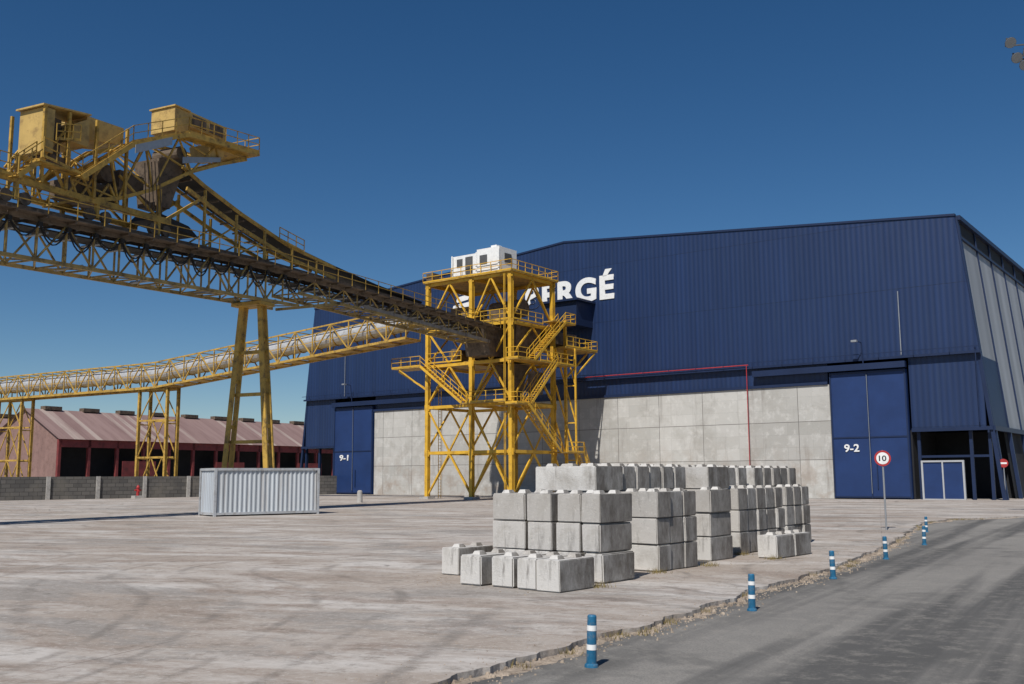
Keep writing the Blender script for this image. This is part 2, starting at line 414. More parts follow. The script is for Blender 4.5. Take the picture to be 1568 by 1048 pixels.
add(p,"trim",DBLUE,wh)
p=Part(); p.box(-65.25,-6.75,-.3,.5,0,10.44); add(p,"concrete_wall",CPAN,wh)
p=Part(); q=Part(); w=Part()
for u0,u1,zt in ((-72.45,-65.45,11.2),(-6.65,.15,11.45)):
    p.box(u0,u1,-.45,.1,.08,zt)
    um=(u0+u1)/2
    for u in (u0+.08,um,u1-.08): q.box(u-.06,u+.06,-.52,-.452,.08,zt)
    for z in (.2,5.5,zt-.12): q.box(u0+.15,um-.07,-.51,-.452,z-.06,z+.06); q.box(um+.07,u1-.15,-.51,-.452,z-.06,z+.06)
    q.box(um+.5,um+.58,-.55,-.455,.9,3.1); w.box(um-.015,um+.02,-.54,-.521,.5,zt-.3)
add(p,"sliding_doors",LBLUE,wh); add(q,"door_frames",DBLUE,wh)
add(w,"door_edges",GALV,wh)
text_mesh("door_label_1","9-1",WHITE,wh,(-71.3,-69.7,4.3,5.05),-.5,.02)
text_mesh("door_label_2","9-2",WHITE,wh,(-5.55,-4.2,4.2,4.9),-.5,.02)
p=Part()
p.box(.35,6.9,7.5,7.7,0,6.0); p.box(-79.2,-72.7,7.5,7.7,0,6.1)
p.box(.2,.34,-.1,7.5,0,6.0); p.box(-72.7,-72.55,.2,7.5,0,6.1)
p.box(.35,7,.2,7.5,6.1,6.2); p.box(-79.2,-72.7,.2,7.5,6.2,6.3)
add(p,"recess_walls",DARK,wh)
p=Part()
for u in (.75,5.0,6.5): p.box(u-.13,u+.13,.3,.55,0,6.04)
for u in (-78.6,-76,-73.2): p.box(u-.15,u+.15,.2,.5,0,6.1)
p.box(.7,6.6,.35,.5,3.6,3.8)
add(p,"recess_posts",DBLUE,wh)
p=Part(); q=Part()
p.box(.95,1.1,-.25,.0,0,3.35); p.box(4.3,4.45,-.25,.0,0,3.35); p.box(1.1,4.3,-.25,0,3.2,3.35); p.box(2.64,2.76,-.25,0,0,3.2); p.box(1.1,2.64,-.2,0,0,.08);p.box(2.76,4.3,-.2,0,0,.08)
q.box(1.1,2.64,-.15,-.05,.08,3.2); q.box(2.76,4.3,-.15,-.05,.08,3.2)
add(p,"small_door_frame",LGREY,wh); add(q,"small_door_leaves",LBLUE,wh)
p=Part()
def side(z,y,s,off=0): 
    return ((rx(z)+off) if s>0 else (lx(z)-off),y,z)
def sidequad(P,z0,z1,y0,y1,s,off=0):
    P.quad(side(z0,y0,s,off),side(z0,y1,s,off),side(z1,y1,s,off),side(z1,y0,s,off))
sidequad(p,6,22.6,.2,DEP,1); sidequad(p,6,24.7,.2,DEP,-1); add(p,"side_cladding",PALE,wh)
p=Part(); sidequad(p,22.6,24.5,.2,DEP,1); sidequad(p,0,6,6,DEP,1,-.3); sidequad(p,0,6,6,DEP,-1,-.3); add(p,"side_dark_band",DARK,wh)
p=Part()
p.quad((rx(24.5),.1,24.5),(rx(24.5),DEP,24.5),(-35.9,DEP,28.1),(-35.9,.1,28.1)); p.quad((lx(24.8),.1,24.8),(-35.9,.1,28.1),(-35.9,DEP,28.1),(lx(24.8),DEP,24.8))
poly=[(lx(0),0),(rx(0),0),(rx(24.5),24.5),(-35.9,28.1),(lx(24.8),24.8)]
p.quad(*[(u,DEP,z) for u,z in poly])
add(p,"roof",BLUES,wh)
p=Part()
y=.4
while y<DEP:
    p.beam(side(6,y,1,.08),side(24.4,y,1,.08),.12,.16); p.beam(side(0,y,1,.08),side(6,y,1,.08),.3,.3); y+=6
p.beam(side(24.4,0,1,.2),side(24.4,DEP,1,.2),.35,.4); p.beam(side(22.6,.2,1,.1),side(22.6,DEP,1,.1),.2,.2)
p.beam(side(6,-.1,1,.12),side(6,DEP,1,.12),.3,.4)
p.beam(side(0,0,1,.0),side(24.4,0,1,.0),.3,.3); p.beam(side(0,0,-1,.0),side(24.4,0,-1,.0),.3,.3)
sidequad(p,6,12.2,.3,7,1,.06)
add(p,"side_frames",DBLUE,wh)
p=Part(); p.tube((-33.2,-.75,12.75),(-14.4,-.75,12.75),.05,8); p.tube((-14.6,-.75,12.7),(-14.7,-.55,2.5),.04,8); add(p,"red_fire_pipes",REDP,wh)
p=Part(); p.tube((-.1,-.5,12.6),(-.1,-.5,18.4),.045,8); p.tube((-70.6,-.5,12.6),(-70.6,-.5,19),.035,8); add(p,"conduits",GALV,wh)
p=Part(); q=Part()
for u in (-3.4,-69.0):
    p.tube((u,-.7,11.9),(u,-1.0,14.0),.06,8); p.tube((u,-1.0,14.0),(u-.3,-1.7,14.1),.05,8); q.box(u-.6,u-.1,-2.0,-1.6,13.98,14.16)
for u in range(-77,6,3): p.beam((u,-.8,12.6),(u,-.8,12.95),.05)
p.beam((-78.5,-.8,12.95),(6.3,-.8,12.95),.06); p.tube((6.0,-.6,12.9),(6.0,-.6,6.5),.05,6)
add(p,"lamp_arms",DBLUE,wh); add(q,"lamp_heads",GALV,wh)
text_mesh("lettering","BERG\u00c9",WHITE,wh,(-41.3,-29.5,21.05,24.4),-.41,.04,.04,1.1)
p=Part()
for k in range(3):
    z=22.0+k*.95; p.hexa([(-52.3+k*.6,-.41,z),(-49.6-k*.2,-.41,z+.25),(-49.6-k*.2,-.36,z+.25),(-52.3+k*.6,-.36,z)],[(-52.1+k*.6,-.41,z+.65),(-49.3-k*.2,-.41,z+.95),(-49.3-k*.2,-.36,z+.95),(-52.1+k*.6,-.36,z+.65)])
add(p,"logo_bars",WHITE,wh)

# ------------------------------------------------------------ transfer tower
tw=root("yellow_transfer_tower",(-.1,93.8,0),FR); tw.scale=(1,1,.983)
US=[0,-4.8,-10.5]; VB=7.0; VS=[0,VB]; LV=[0,4.6,9.2,13.4,17.1,21.9]
p=Part(); r=Part(); c=Part()
for u in US:
    for v in VS:
        p.ibeam((u,v,.25),(u,v,21.9),.38); c.box(u-.55,u+.55,v-.55,v+.55,0,.25)
for z in LV[1:]:
    for v in VS: p.beam((US[-1],v,z),(0,v,z),.2,.3)
    for u in US: p.beam((u,0,z),(u,VB,z),.2,.3)
for a,(z0,z1) in enumerate(zip(LV,LV[1:])):
    for v in VS:
        for u0,u1 in zip(US,US[1:]):
            m=(u0+u1)/2
            if a%2==0:
                p.beam((u0,v,z0+.3),(m,v,z1-.1),.15); p.beam((u1,v,z0+.3),(m,v,z1-.1),.15)
            else:
                p.beam((m,v,z0+.1),(u0,v,z1-.1),.15); p.beam((m,v,z0+.1),(u1,v,z1-.1),.15)
    for u in US:
        m=VB/2
        p.beam((u,0,z0+.3),(u,m,z1-.1),.15); p.beam((u,VB,z0+.3),(u,m,z1-.1),.15)
for z in LV[1:]:
    for u in US:
        for v,s in ((0,-.12),(VB,.12)): p.box(u-.32,u+.32,v+s-.012,v+s+.012,z-.35,z+.3)
add(p,"frame",YEL,tw); add(c,"foundations",CONCP,tw)
d=Part()
d.box(-10.9,.4,-.4,7.5,22.06,22.16)
d.box(-10.5,0,0,VB,17.3,17.38); d.box(-10.6,.2,.3,VB,13.6,13.68); d.box(-4.8,0,0,VB,9.4,9.48)
d.box(-14.5,-10.6,-1.1,1.2,13.3,13.4)
d.box(.2,1.6,-1.0,8.4,13.3,13.4); d.box(.2,1.6,5,8.8,17.6,17.7); d.box(.2,1.6,-1.2,1.2,9.0,9.1); d.box(.2,1.7,6.0,10.0,4.5,4.6)
d.box(-3,1.4,7.3,13.2,15.2,15.35); d.box(-5.2,.2,-1.1,-.2,9.3,9.4)
add(d,"decks",YELD,tw)
r.rail([(-10.9,-.4,22.16),(.4,-.4,22.16),(.4,7.5,22.16),(-10.9,7.5,22.16),(-10.9,-.4,22.16)])
r.rail([(-10.6,-1.1,13.4),(-14.5,-1.1,13.4),(-14.5,1.2,13.4),(-10.6,1.2,13.4)])
r.rail([(.3,-.0,17.38),(.3,4.9,17.38)]); r.rail([(-10.6,-.2,17.38),(0,-.2,17.38)]); r.rail([(-10.6,-.2,13.68),(-6,-.2,13.68)])
r.rail([(.2,-1.0,13.4),(1.6,-1.0,13.4),(1.6,.8,13.4)]); r.rail([(1.6,2.6,13.4),(1.6,8.4,13.4),(.2,8.4,13.4)])
r.rail([(1.6,7.0,17.7),(1.6,8.8,17.7),(.2,8.8,17.7)]); r.rail([(.2,-1.2,9.1),(1.6,-1.2,9.1),(1.6,.6,9.1)])
r.rail([(1.7,7.0,4.6),(1.7,10.0,4.6),(.2,10.0,4.6)]); r.rail([(1.4,7.5,15.35),(1.4,13.2,15.35),(-3,13.2,15.35)])
r.rail([(-4.6,-1.1,9.4),(.2,-1.1,9.4)]); 
r.stair((-10.6,-1.1,13.4),(-5.2,-1.1,9.4),(0,1,0))
r.stair((.7,7.0,17.7),(.7,1.6,13.4),(1,0,0)); r.stair((.7,.6,9.1),(.7,6.0,4.6),(1,0,0)); r.stair((.7,10.0,4.6),(.7,12.5,0.0),(1,0,0)); r.stair((.7,5.5,13.4),(.7,1.0,9.1),(1,0,0))
r.beam((.3,8.8,0),(.3,8.8,18.2),.26); r.beam((1.5,8.8,0),(1.5,8.8,15.2),.16)
for z0 in (0,3.8,7.6,11.4): r.beam((.3,8.8,z0),(.3,VB,z0+3.8),.14); r.beam((1.5,8.8,z0),(.3,8.8,z0+3.8),.12); r.beam((.3,8.8,z0+3.8),(1.5,8.8,z0+3.8),.12)
r.beam((.3,8.8,12.2),(.3,12.8,15.1),.16); r.beam((1.3,8.8,12.2),(1.3,12.8,15.1),.12)
r.beam((-14.5,0,13.2),(-10.5,0,11.0),.16); r.beam((-13.5,-1,13.2),(-10.6,-.1,11),.12)
for v in (2.0,2.4): r.beam((-10.8,v,0),(-10.8,v,13),.05)
for k in range(40): r.beam((-10.8,2.0,.3+k*.32),(-10.8,2.4,.3+k*.32),.035)
for u in (-.5,-.65): r.beam((u,-.25,0),(u,-.25,22),.05)
add(r,"stairs_and_rails",YEL,tw)
m_=Part()
m_.hexa([(-4,2,13.6),(-1,2,13.6),(-1,5,13.6),(-4,5,13.6)],[(-4.6,1.4,17.1),(-.4,1.4,17.1),(-.4,5.6,17.1),(-4.6,5.6,17.1)])
m_.hexa([(-3,3,9.5),(-2,3,9.5),(-2,4,9.5),(-3,4,9.5)],[(-3.8,2.4,13.3),(-1.2,2.4,13.3),(-1.2,4.6,13.3),(-3.8,4.6,13.3)])
m_.box(-9.2,-6.8,2,5,17.5,19.6); m_.tube((-4.4,3,18.9),(-.6,3,18.9),.9,14); m_.box(-9,-7,2.5,4.5,13.7,15.2); m_.box(.35,.7,2.2,4.2,10.2,12.4)
m_.box(-3.2,-1.2,1.0,2.2,17.5,18.6); m_.tube((-8,1.0,14.6),(-8,5,14.6),.6,14)
add(m_,"chutes_and_drives",BROWN,tw)
w=Part(); w.box(-7.2,-4.05,-.1,2.5,22.3,24.45); w.box(-4.0,-1.2,-.2,2.6,22.3,24.75); 
for u in (-7.15,-4.02,-1.25): w.box(u-.08,u+.08,-.28,-.21,22.3,24.5)
w.box(-2.7,-2.0,.4,1.3,24.76,25.1)
add(w,"control_cabin",WHITE,tw)
w=Part(); w.box(-3.6,-2.7,-.27,-.205,23.2,24.1); w.box(-6.6,-5.9,-.17,-.105,23.3,24.1); w.box(-5.5,-4.6,-.17,-.105,22.5,24.2); w.box(-1.19,-1.14,.6,1.7,23.3,24.2); add(w,"cabin_louvres",GREYD,tw)
w=Part(); w.box(-10.8,-9.9,0,1,22.2,23.2); 
add(w,"drive_boxes",BROWN,tw)
w=Part()
w.box(-5,-.8,7.3,12.6,15.9,17.2); add(w,"gallery",BROWN,tw)

# ------------------------------------------------------------ main conveyor
CR=math.atan2(.8995,.4369)
SH=.9
cv=root("elevated_belt_conveyor",(-24.7-.8995*SH,48+.4369*SH,0),CR)
def zb(t): return 13.05+.04*(t) if t<22 else 13.93
def ztp(t): return 15.3+.045*t if t<18 else 16.1+.0055*(t-18)
T0,T1=-18,53.6
HW=1.15
tr=Part(); br=Part(); fe=Part(); rl=Part(); pl=Part(); tu=Part()
dt=1.75; t=T0; k=0
while t<T1:
    t2=min(t+dt,T1)
    far_=t>22
    b0,b1=zb(t)+(.9 if far_ else 0),zb(t2)+(.9 if far_ else 0)
    a0,a1=ztp(t),ztp(t2)
    for y in (-HW,HW):
        w_=.09 if not far_ else .08
        tr.beam((t,y,b0),(t,y,a0-.2),w_)
        if k%2: tr.beam((t,y,b0),(t2,y,a1-.2),w_)
        else: tr.beam((t,y,a0-.2),(t2,y,b1),w_)
        tr.beam((t,y,b0),(t2,y,b1),.16,.2)
        br.beam((t,y,a0-.15),(t2,y,a1-.15),.2,.26)
        br.beam((t,y*.97,a0+.24),(t2,y*.97,a1+.24),.06,.3)
        br.beam((t,y*.97,a0-.1),(t,y*.97,a0+.3),.09)
    tr.beam((t,-HW,b0),(t,HW,b0),.09); 
    if k%2: tr.beam((t,-HW,b0),(t2,HW,b1),.07)
    else: tr.beam((t,HW,b0),(t2,-HW,b1),.07)
    br.beam((t,-HW-.7,a0-.12),(t,HW,a0-.12),.1,.12)
    br.hexa([(t,-HW-.75,a0-.05),(t2,-HW-.75,a1-.05),(t2,-HW-.13,a1-.05),(t,-HW-.13,a0-.05)],[(t,-HW-.75,a0),(t2,-HW-.75,a1),(t2,-HW-.13,a1),(t,-HW-.13,a0)])
    rl.beam((t,-HW-.75,a0),(t,-HW-.75,a0+.95),.05)
    for h in (.5,.95): rl.beam((t,-HW-.75,a0+h),(t2,-HW-.75,a1+h),.045)
    pl.hexa([(t,-.75,a0+.30),(t2,-.75,a1+.30),(t2,.75,a1+.30),(t,.75,a0+.30)],[(t,-.85,a0+.42),(t2,-.85,a1+.42),(t2,.85,a1+.42),(t,.85,a0+.42)])
    pl.hexa([(t,-.7,a0-.55),(t2,-.7,a1-.55),(t2,.7,a1-.55),(t,.7,a0-.55)],[(t,-.7,a0-.50),(t2,-.7,a1-.50),(t2,.7,a1-.50),(t,.7,a0-.50)])
    tu.tube((t+.5,-.8,a0+.22),(t+.5,.8,a0+.22),.07,8); tu.tube((t+.9,-.8,a0-.65),(t+.9,.8,a0-.65),.07,8)
    if k%3==0: tu.tube((t+1.2,-HW+.1,b0+.15),(t+1.2,HW-.1,b0+.15),.09,8)
    if not far_:
        for off,dr in ((0,1.0),(.06,.8)):
            P=[]
            for j in range(9):
                s=j/8; P.append((t+s*dt*.96,-HW-.12-off,a0-.42-dr*4*s*(1-s)*(1.0+.25*math.sin(k*2.3))*.9))
            for a,b in zip(P,P[1:]): fe.beam(a,b,.06)
        fe.box(t-.12,t+.12,-HW-.25,-HW-.05,a0-.55,a0-.33)
    t+=dt;k+=1
for y in (-HW,HW): tr.beam((22.7,y,13.93),(27,y,14.83),.16,.2)
add(tr,"truss",YELT,cv); add(br,"top_chords_and_walkway",BROWN,cv); add(fe,"festoon_cables",BLACK,cv); add(rl,"handrails",YELD,cv); add(pl,"belt",BLACK,cv); add(tu,"idlers",GALV,cv)
hd=Part()
hd.hexa([(51,-1.3,13.6),(54.6,-1.3,13.6),(54.6,1.3,13.6),(51,1.3,13.6)],[(50,-1.2,16.2),(54.6,-1.2,16.1),(54.6,1.2,16.1),(50,1.2,16.2)])
add(hd,"head_hood",BROWN,cv)
sk=Part()
sk.hexa([(30,-1.28,14.95),(51,-1.28,14.75),(51,-1.22,14.75),(30,-1.22,14.95)],[(30,-1.28,15.2),(51,-1.28,15.05),(51,-1.22,15.05),(30,-1.22,15.2)])
add(sk,"side_skirt",simple("dusty_grey_sheet",(.26,.235,.20),.7,.1,.3,.8,(.08,.06,.05),.7),cv)
af=Part(); TL=18.9
def leg(yt,yf,t):
    for s in (-.22,.22):
        af.beam((t+s,yt,13.7),(t+s*1.5,yf,.3),.12,.36)
    for z in (2.5,5.5,8.5,11.2):
        y=yf+(yt-yf)*(z-.3)/13.4; af.beam((t-.3,y,z),(t+.3,y,z),.12,.24)
    af.box(t-.6,t+.6,yf-.45,yf+.45,0,.3)
leg(-.75,-1.95,TL); leg(.75,1.95,TL)
for z in (7.6,10.4,4.5):
    y=1.95-(1.2)*(z-.3)/13.4
    af.beam((TL,-y,z),(TL,y,z),.2,.22)
af.box(TL-.7,TL+.7,-1.25,1.25,13.45,13.68)
add(af,"a_frame_support",YELD,cv)

# ------------------------------------------------------------ tripper machine
SH=1.5
tp=root("tripper_car",(-24.7-.8995*SH,48+.4369*SH,0),CR)
y1,y2=-1.5,1.5
A=Part();B=Part();C=Part();R_=Part();Bl=Part();G_=Part()
A.box(1.5,1.9,y1,.4,18.9,21.25); A.box(1.9,2.1,y1,y1+.08,18.9,21.25); A.box(1.9,3.0,.32,.4,19,21.2)
A.hexa([(1.3,y1-.12,21.27),(4.3,y1-.12,21.65),(4.3,.5,21.65),(1.3,.5,21.27)],[(1.3,y1-.12,21.36),(4.3,y1-.12,21.74),(4.3,.5,21.74),(1.3,.5,21.36)])
C.box(2.2,3.0,-.9,.2,19.0,21.1)
A.hexa([(3.1,y1,19.9),(4.3,y1,19.9),(4.3,.6,19.9),(3.1,.6,19.9)],[(3.3,y1,20.9),(4.3,y1,21.5),(4.3,.6,21.5),(3.3,.6,20.9)])
A.hexa([(4.35,y1+.3,20.4),(6.9,y1+.3,20.9),(6.9,1,20.9),(4.35,1,20.4)],[(4.35,y1+.3,21.75),(6.9,y1+.3,21.85),(6.9,1,21.85),(4.35,1,21.75)])
for tt in (1.5,3.0,4.8,6.9): 
    B.beam((tt,y1,17.2),(tt,y1,21.2+tt*.08),.15); B.beam((tt,y2-.5,17.2),(tt,y2-.5,21.0+tt*.08),.15)
A.box(10.5,11.6,-1.4,.5,22.9,24.35); A.box(11.7,15.0,-1.3,.5,23.55,24.5); C.box(12.0,13.2,-1.36,-1.31,23.7,24.35); C.box(13.5,14.7,-1.36,-1.31,23.7,24.35)
A.box(10.4,11.7,-1.5,.6,24.37,24.46)
A.hexa([(13.7,-1.3,22.0),(14.7,-1.3,22.2),(14.7,.2,22.2),(13.7,.2,22.0)],[(13.5,-1.4,22.95),(15.0,-1.4,22.95),(15.0,.3,22.95),(13.5,.3,22.95)])
add(A,"yellow_housings",YELP,tp)
gw=[(3.4,17.9),(6.7,20.7),(10.9,22.6),(17.2,23.25)]
for (a0,z0),(a1,z1) in zip(gw,gw[1:]):
    B.beam((a0,-2.2,z0),(a1,-2.2,z1),.12,.28); B.beam((a0,-1.4,z0),(a1,-1.4,z1),.12,.28)
    B.hexa([(a0,-2.2,z0),(a1,-2.2,z1),(a1,-1.4,z1),(a0,-1.4,z0)],[(a0,-2.2,z0+.05),(a1,-2.2,z1+.05),(a1,-1.4,z1+.05),(a0,-1.4,z0+.05)])
    R_.rail([(a0,-2.2,z0+.1),(a1,-2.2,z1+.1)],1.0,1.1,.045)
    B.beam((a0,1.4,z0),(a1,1.4,z1),.12,.26)
R_.rail([(17.2,-2.2,23.3),(17.2,1.4,23.3),(15,1.4,23.3)],1.05,1.1,.045)
R_.rail([(1.0,-2.2,18.3),(3.4,-2.2,18.0)],1.05,.8,.045); R_.rail([(2.1,-1.7,19.6),(3.6,-1.7,20.0)],.9,.6,.045); R_.rail([(-3,-1.8,16.9),(-.2,-1.8,17.0)],1.1,1.1,.045)
R_.stair((-.2,-2.0,17.0),(1.2,-2.0,18.3),(0,1,0),.6)
B.box(.8,3.4,-2.2,-1.5,18.05,18.13)
B.box(15.1,17.2,-2.2,1.4,23.1,23.22)
bot=[(3.9,16.9),(6.5,17.6),(9.0,18.8),(12.0,20.7),(14.5,21.9),(16.9,22.9)]
top_=[(3.4,17.9),(5.8,19.9),(8.3,21.4),(10.9,22.5),(14.0,22.9),(17.1,23.15)]
for y in (-1.4,1.3):
    for k in range(5):
        B.beam((bot[k][0],y,bot[k][1]),(bot[k+1][0],y,bot[k+1][1]),.14,.2)
        B.beam((bot[k][0],y,bot[k][1]),(top_[k][0],y,top_[k][1]),.1); B.beam((bot[k][0],y,bot[k][1]),(top_[k+1][0],y,top_[k+1][1]),.1); B.beam((bot[k+1][0],y,bot[k+1][1]),(top_[k][0],y,top_[k][1]),.09)
for k in range(6): B.beam((bot[k][0],-1.4,bot[k][1]),(bot[k][0],1.3,bot[k][1]),.1); B.beam((bot[k][0],-1.4,bot[k][1]),(top_[k][0],1.3,top_[k][1]),.08)
G_.hexa([(11.2,-1.5,21.0),(14.4,-1.5,22.0),(14.4,-1.46,22.0),(11.2,-1.46,21.0)],[(11.2,-1.5,21.4),(14.4,-1.5,22.3),(14.4,-1.46,22.3),(11.2,-1.46,21.4)])
G_.hexa([(6.8,-2.3,20.2),(9.5,-2.3,21.5),(9.5,-2.26,21.5),(6.8,-2.26,20.2)],[(6.8,-2.3,20.7),(9.5,-2.3,22.0),(9.5,-2.26,22.0),(6.8,-2.26,20.7)])
for y in (-1.35,1.35):
    B.beam((-1.2,y,17.0),(10.5,y,17.2),.22,.32); B.beam((0,y,18.2),(4.5,y,18.2),.18,.22)
    for tt in (-.4,1.4,3.2,5.0): B.beam((tt,y,17),(tt+.9,y,18.3),.12); B.beam((tt+1.8,y,17),(tt+.9,y,18.3),.12)
    B.beam((.2,y,16),(.2,y,18.3),.2); B.beam((9.6,y,16.2),(9.6,y,19),.2); B.beam((5.2,y,16.2),(5.2,y,17.2),.2); B.beam((9.6,y,17.2),(6.6,y,19),.12)
    B.beam((3.5,y,18.3),(6.9,y,20.8),.12); B.beam((1.5,y,18.4),(3.0,y,20.6),.12)
    for tt in (-.4,.7,4.7,5.8,9.2,10.2): C.tube((tt,y-.12,16.1+.045*tt),(tt,y+.12,16.1+.045*tt),.34,14)
C.box(4.0,7.0,-1.0,1.0,17.3,18.3); C.tube((6.0,-1.1,19.0),(6.0,1.1,19.0),.5,14); C.box(7.2,9.0,-.7,.7,18.6,19.6); C.box(2.0,3.0,-1.4,-.9,18.3,18.9)
C.hexa([(10,-.8,18.2),(11,-.8,18.2),(11,.8,18.2),(10,.8,18.2)],[(9.8,-1.0,21.0),(12.0,-1.0,21.5),(12.0,1.0,21.5),(9.8,1.0,21.0)])
C.tube((11.6,-1.0,21.8),(11.6,1.0,21.8),.45,16)
for k in range(5): C.tube((8.3+k*.25,-1.45,20.2+k*.1),(8.5+k*.3,-1.5,17.5),.03,6)
inc=[(11.6,21.0),(13.5,20.3),(17,19.3),(21.9,18.2),(27.3,17.65),(33,17.2),(40,16.9)]
for (a0,z0),(a1,z1) in zip(inc,inc[1:]):
    Bl.hexa([(a0,-.9,z0),(a1,-.9,z1),(a1,.9,z1),(a0,.9,z0)],[(a0,-1.0,z0+.16),(a1,-1.0,z1+.16),(a1,1.0,z1+.16),(a0,1.0,z0+.16)])
low=[(12.0,19.9),(16.5,18.6),(21.9,17.5),(27.3,17.0)]
for y in (-1.1,1.1):
    for (a0,z0),(a1,z1) in zip(inc[:5],inc[1:5]): B.beam((a0,y,z0-.05),(a1,y,z1-.05),.12,.22)
    for (a0,z0),(a1,z1) in zip(low,low[1:]): B.beam((a0,y,z0-.2),(a1,y,z1-.2),.12,.24)
    for tt,z0,z1 in ((13.6,16.2,20.0),(16.5,16.3,19.1),(19.3,16.4,18.6),(22.2,16.5,18.1),(25,16.5,17.7)): B.beam((tt,y,z0),(tt,y,z1),.14)
    B.beam((13.6,y,19.6),(10.2,y,17.2),.14,.18); B.beam((13.6,y,16.4),(16.5,y,18.4),.09); B.beam((16.5,y,16.4),(19.3,y,18),.09)
for tt in [12.5+k*1.2 for k in range(12)]:
    zz=20.9-(tt-12)*.31; C.beam((tt,-1.0,max(zz,17)-.35),(tt,1.0,max(zz,17)-.35),.1)
Bl.hexa([(9.4,-.8,17.2),(13.4,-.8,17.0),(13.4,.8,17.0),(9.4,.8,17.2)],[(10.0,-.8,17.8),(12.6,-.8,17.5),(12.6,.8,17.5),(10.0,.8,17.8)])
R_.rail([(20.6,-1.3,18.3),(23.3,-1.3,17.95)],.9,.9,.05)
add(B,"frame",YELD,tp); add(C,"machinery",BROWN,tp); add(R_,"handrails",YELD,tp); add(Bl,"raised_belt",BLACK,tp); add(G_,"grey_side_sheets",GALV,tp)

# ------------------------------------------------------------ second (covered) conveyor
pc=root("covered_pipe_conveyor",(-10,99.8,0),math.atan2(.521,-.854))
def pb(t): return 16.0-.082*t if t<38 else 12.88
A=Part();B=Part()
t=0;k=0;dt=2.5
while t<120:
    t2=t+dt
    for y in (-1.2,1.2):
        A.beam((t,y,pb(t)),(t2,y,pb(t2)),.2,.24); A.beam((t,y,pb(t)+3.0),(t2,y,pb(t2)+3.0),.13,.15); A.beam((t,y,pb(t)+1.5),(t2,y,pb(t2)+1.5),.07)
        A.beam((t,y,pb(t)),(t,y,pb(t)+3.0),.11)
        if k%2: A.beam((t,y,pb(t)),(t2,y,pb(t2)+3.0),.11)
        else: A.beam((t2,y,pb(t2)),(t,y,pb(t)+3.0),.11)
    A.beam((t,-1.2,pb(t)),(t,1.2,pb(t)),.12); A.beam((t,-1.2,pb(t)+3),(t,1.2,pb(t)+3),.1)
    B.tube((t+.02,0,pb(t+.02)+1.75),(t2-.06,0,pb(t2-.06)+1.75),.85,18); A.tube((t-.06,0,pb(t)+1.75),(t+.04,0,pb(t)+1.75),.93,18)
    A.box(t,t2,-1.1,1.1,min(pb(t),pb(t2))+.1,min(pb(t),pb(t2))+.2)
    t+=dt;k+=1
add(A,"truss",YELD,pc); add(B,"belt_cover",TUBE,pc,False)
def trestle(ta,tb,zt,P):
    for y in (-.8,.8):
        P.ibeam((ta,y,0),(ta,y,zt),.3); P.ibeam((tb,y,0),(tb,y,zt),.3)
        zs=[0,zt*.36,zt*.70,zt-.2]
        for z0,z1 in zip(zs,zs[1:]):
            P.beam((ta,y,z1),(tb,y,z1),.16,.2)
            m=(ta+tb)/2
            P.beam((ta,y,z0),(m,y,z1),.11); P.beam((tb,y,z0),(m,y,z1),.11)
    for tt in (ta,tb):
        for z in (4.5,8.6,zt-.2): P.beam((tt,-.8,z),(tt,.8,z),.14)
P=Part(); trestle(35.6,40.6,12.9,P); trestle(64.4,69.6,12.9,P); trestle(95,101.5,12.9,P); add(P,"trestles",YELD,pc)

# ------------------------------------------------------------ yard wall
wd=Vector((18.7,17.9)).normalized(); WR=math.atan2(wd.y,wd.x)
yw=root("concrete_block_wall",(-43.2,111.4,0),WR)
p=Part(); p.box(-60,48,-.15,.15,0,2.4); add(p,"wall_panels",WALLM,yw)
p=Part(); x=-60
while x<48: p.box(x-.2,x+.2,-.3,-.152,0,2.42); x+=5.2
add(p,"pillars",CONCP,yw)

# ------------------------------------------------------------ red sheds
def shed(loc,rz,L,W,name):
    s=root(name,loc,rz); he,hr=8.9,14.2
    r=Part(); q=Part(); w=Part(); k=Part(); v=Part()
    hw=W/2
    r.quad((-.6,-.6,he-.2),(L,-.6,he-.2),(L,hw,hr),(-.6,hw,hr)); r.quad((-.6,W+.6,he-.2),(-.6,hw,hr),(L,hw,hr),(L,W+.6,he-.2))
    q.quad((0,0,0),(0,W,0),(0,W,he),(0,hw,hr-.05),(0,0,he))
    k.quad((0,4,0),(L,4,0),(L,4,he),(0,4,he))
    x=0
    while x<=L: w.box(x-.25,x+.25,-.1,.4,0,he-.2); x+=5.5
    w.box(0,L,-.1,.3,7.4,he-.2)
    for a in (12,33,55): w.box(a,a+7,-.2,-.11,0,5.2)
    x=3
    while x<L: v.box(x,x+3.2,hw-.7,hw+.7,hr-.1,hr+.55); x+=7.5
    q.quad((L,0,0),(L,0,he),(L,hw,hr-.05),(L,W,he),(L,W,0)); q.quad((0,W,0),(L,W,0),(L,W,he),(0,W,he))
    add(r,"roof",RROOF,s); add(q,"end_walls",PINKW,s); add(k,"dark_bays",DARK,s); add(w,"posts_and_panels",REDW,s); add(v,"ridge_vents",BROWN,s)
sr=math.atan2(.845,.534)
shed((-74.7,165,0),sr,120,20,"red_roofed_shed")
shed((-97,179,0),sr,120,20,"red_roofed_shed")

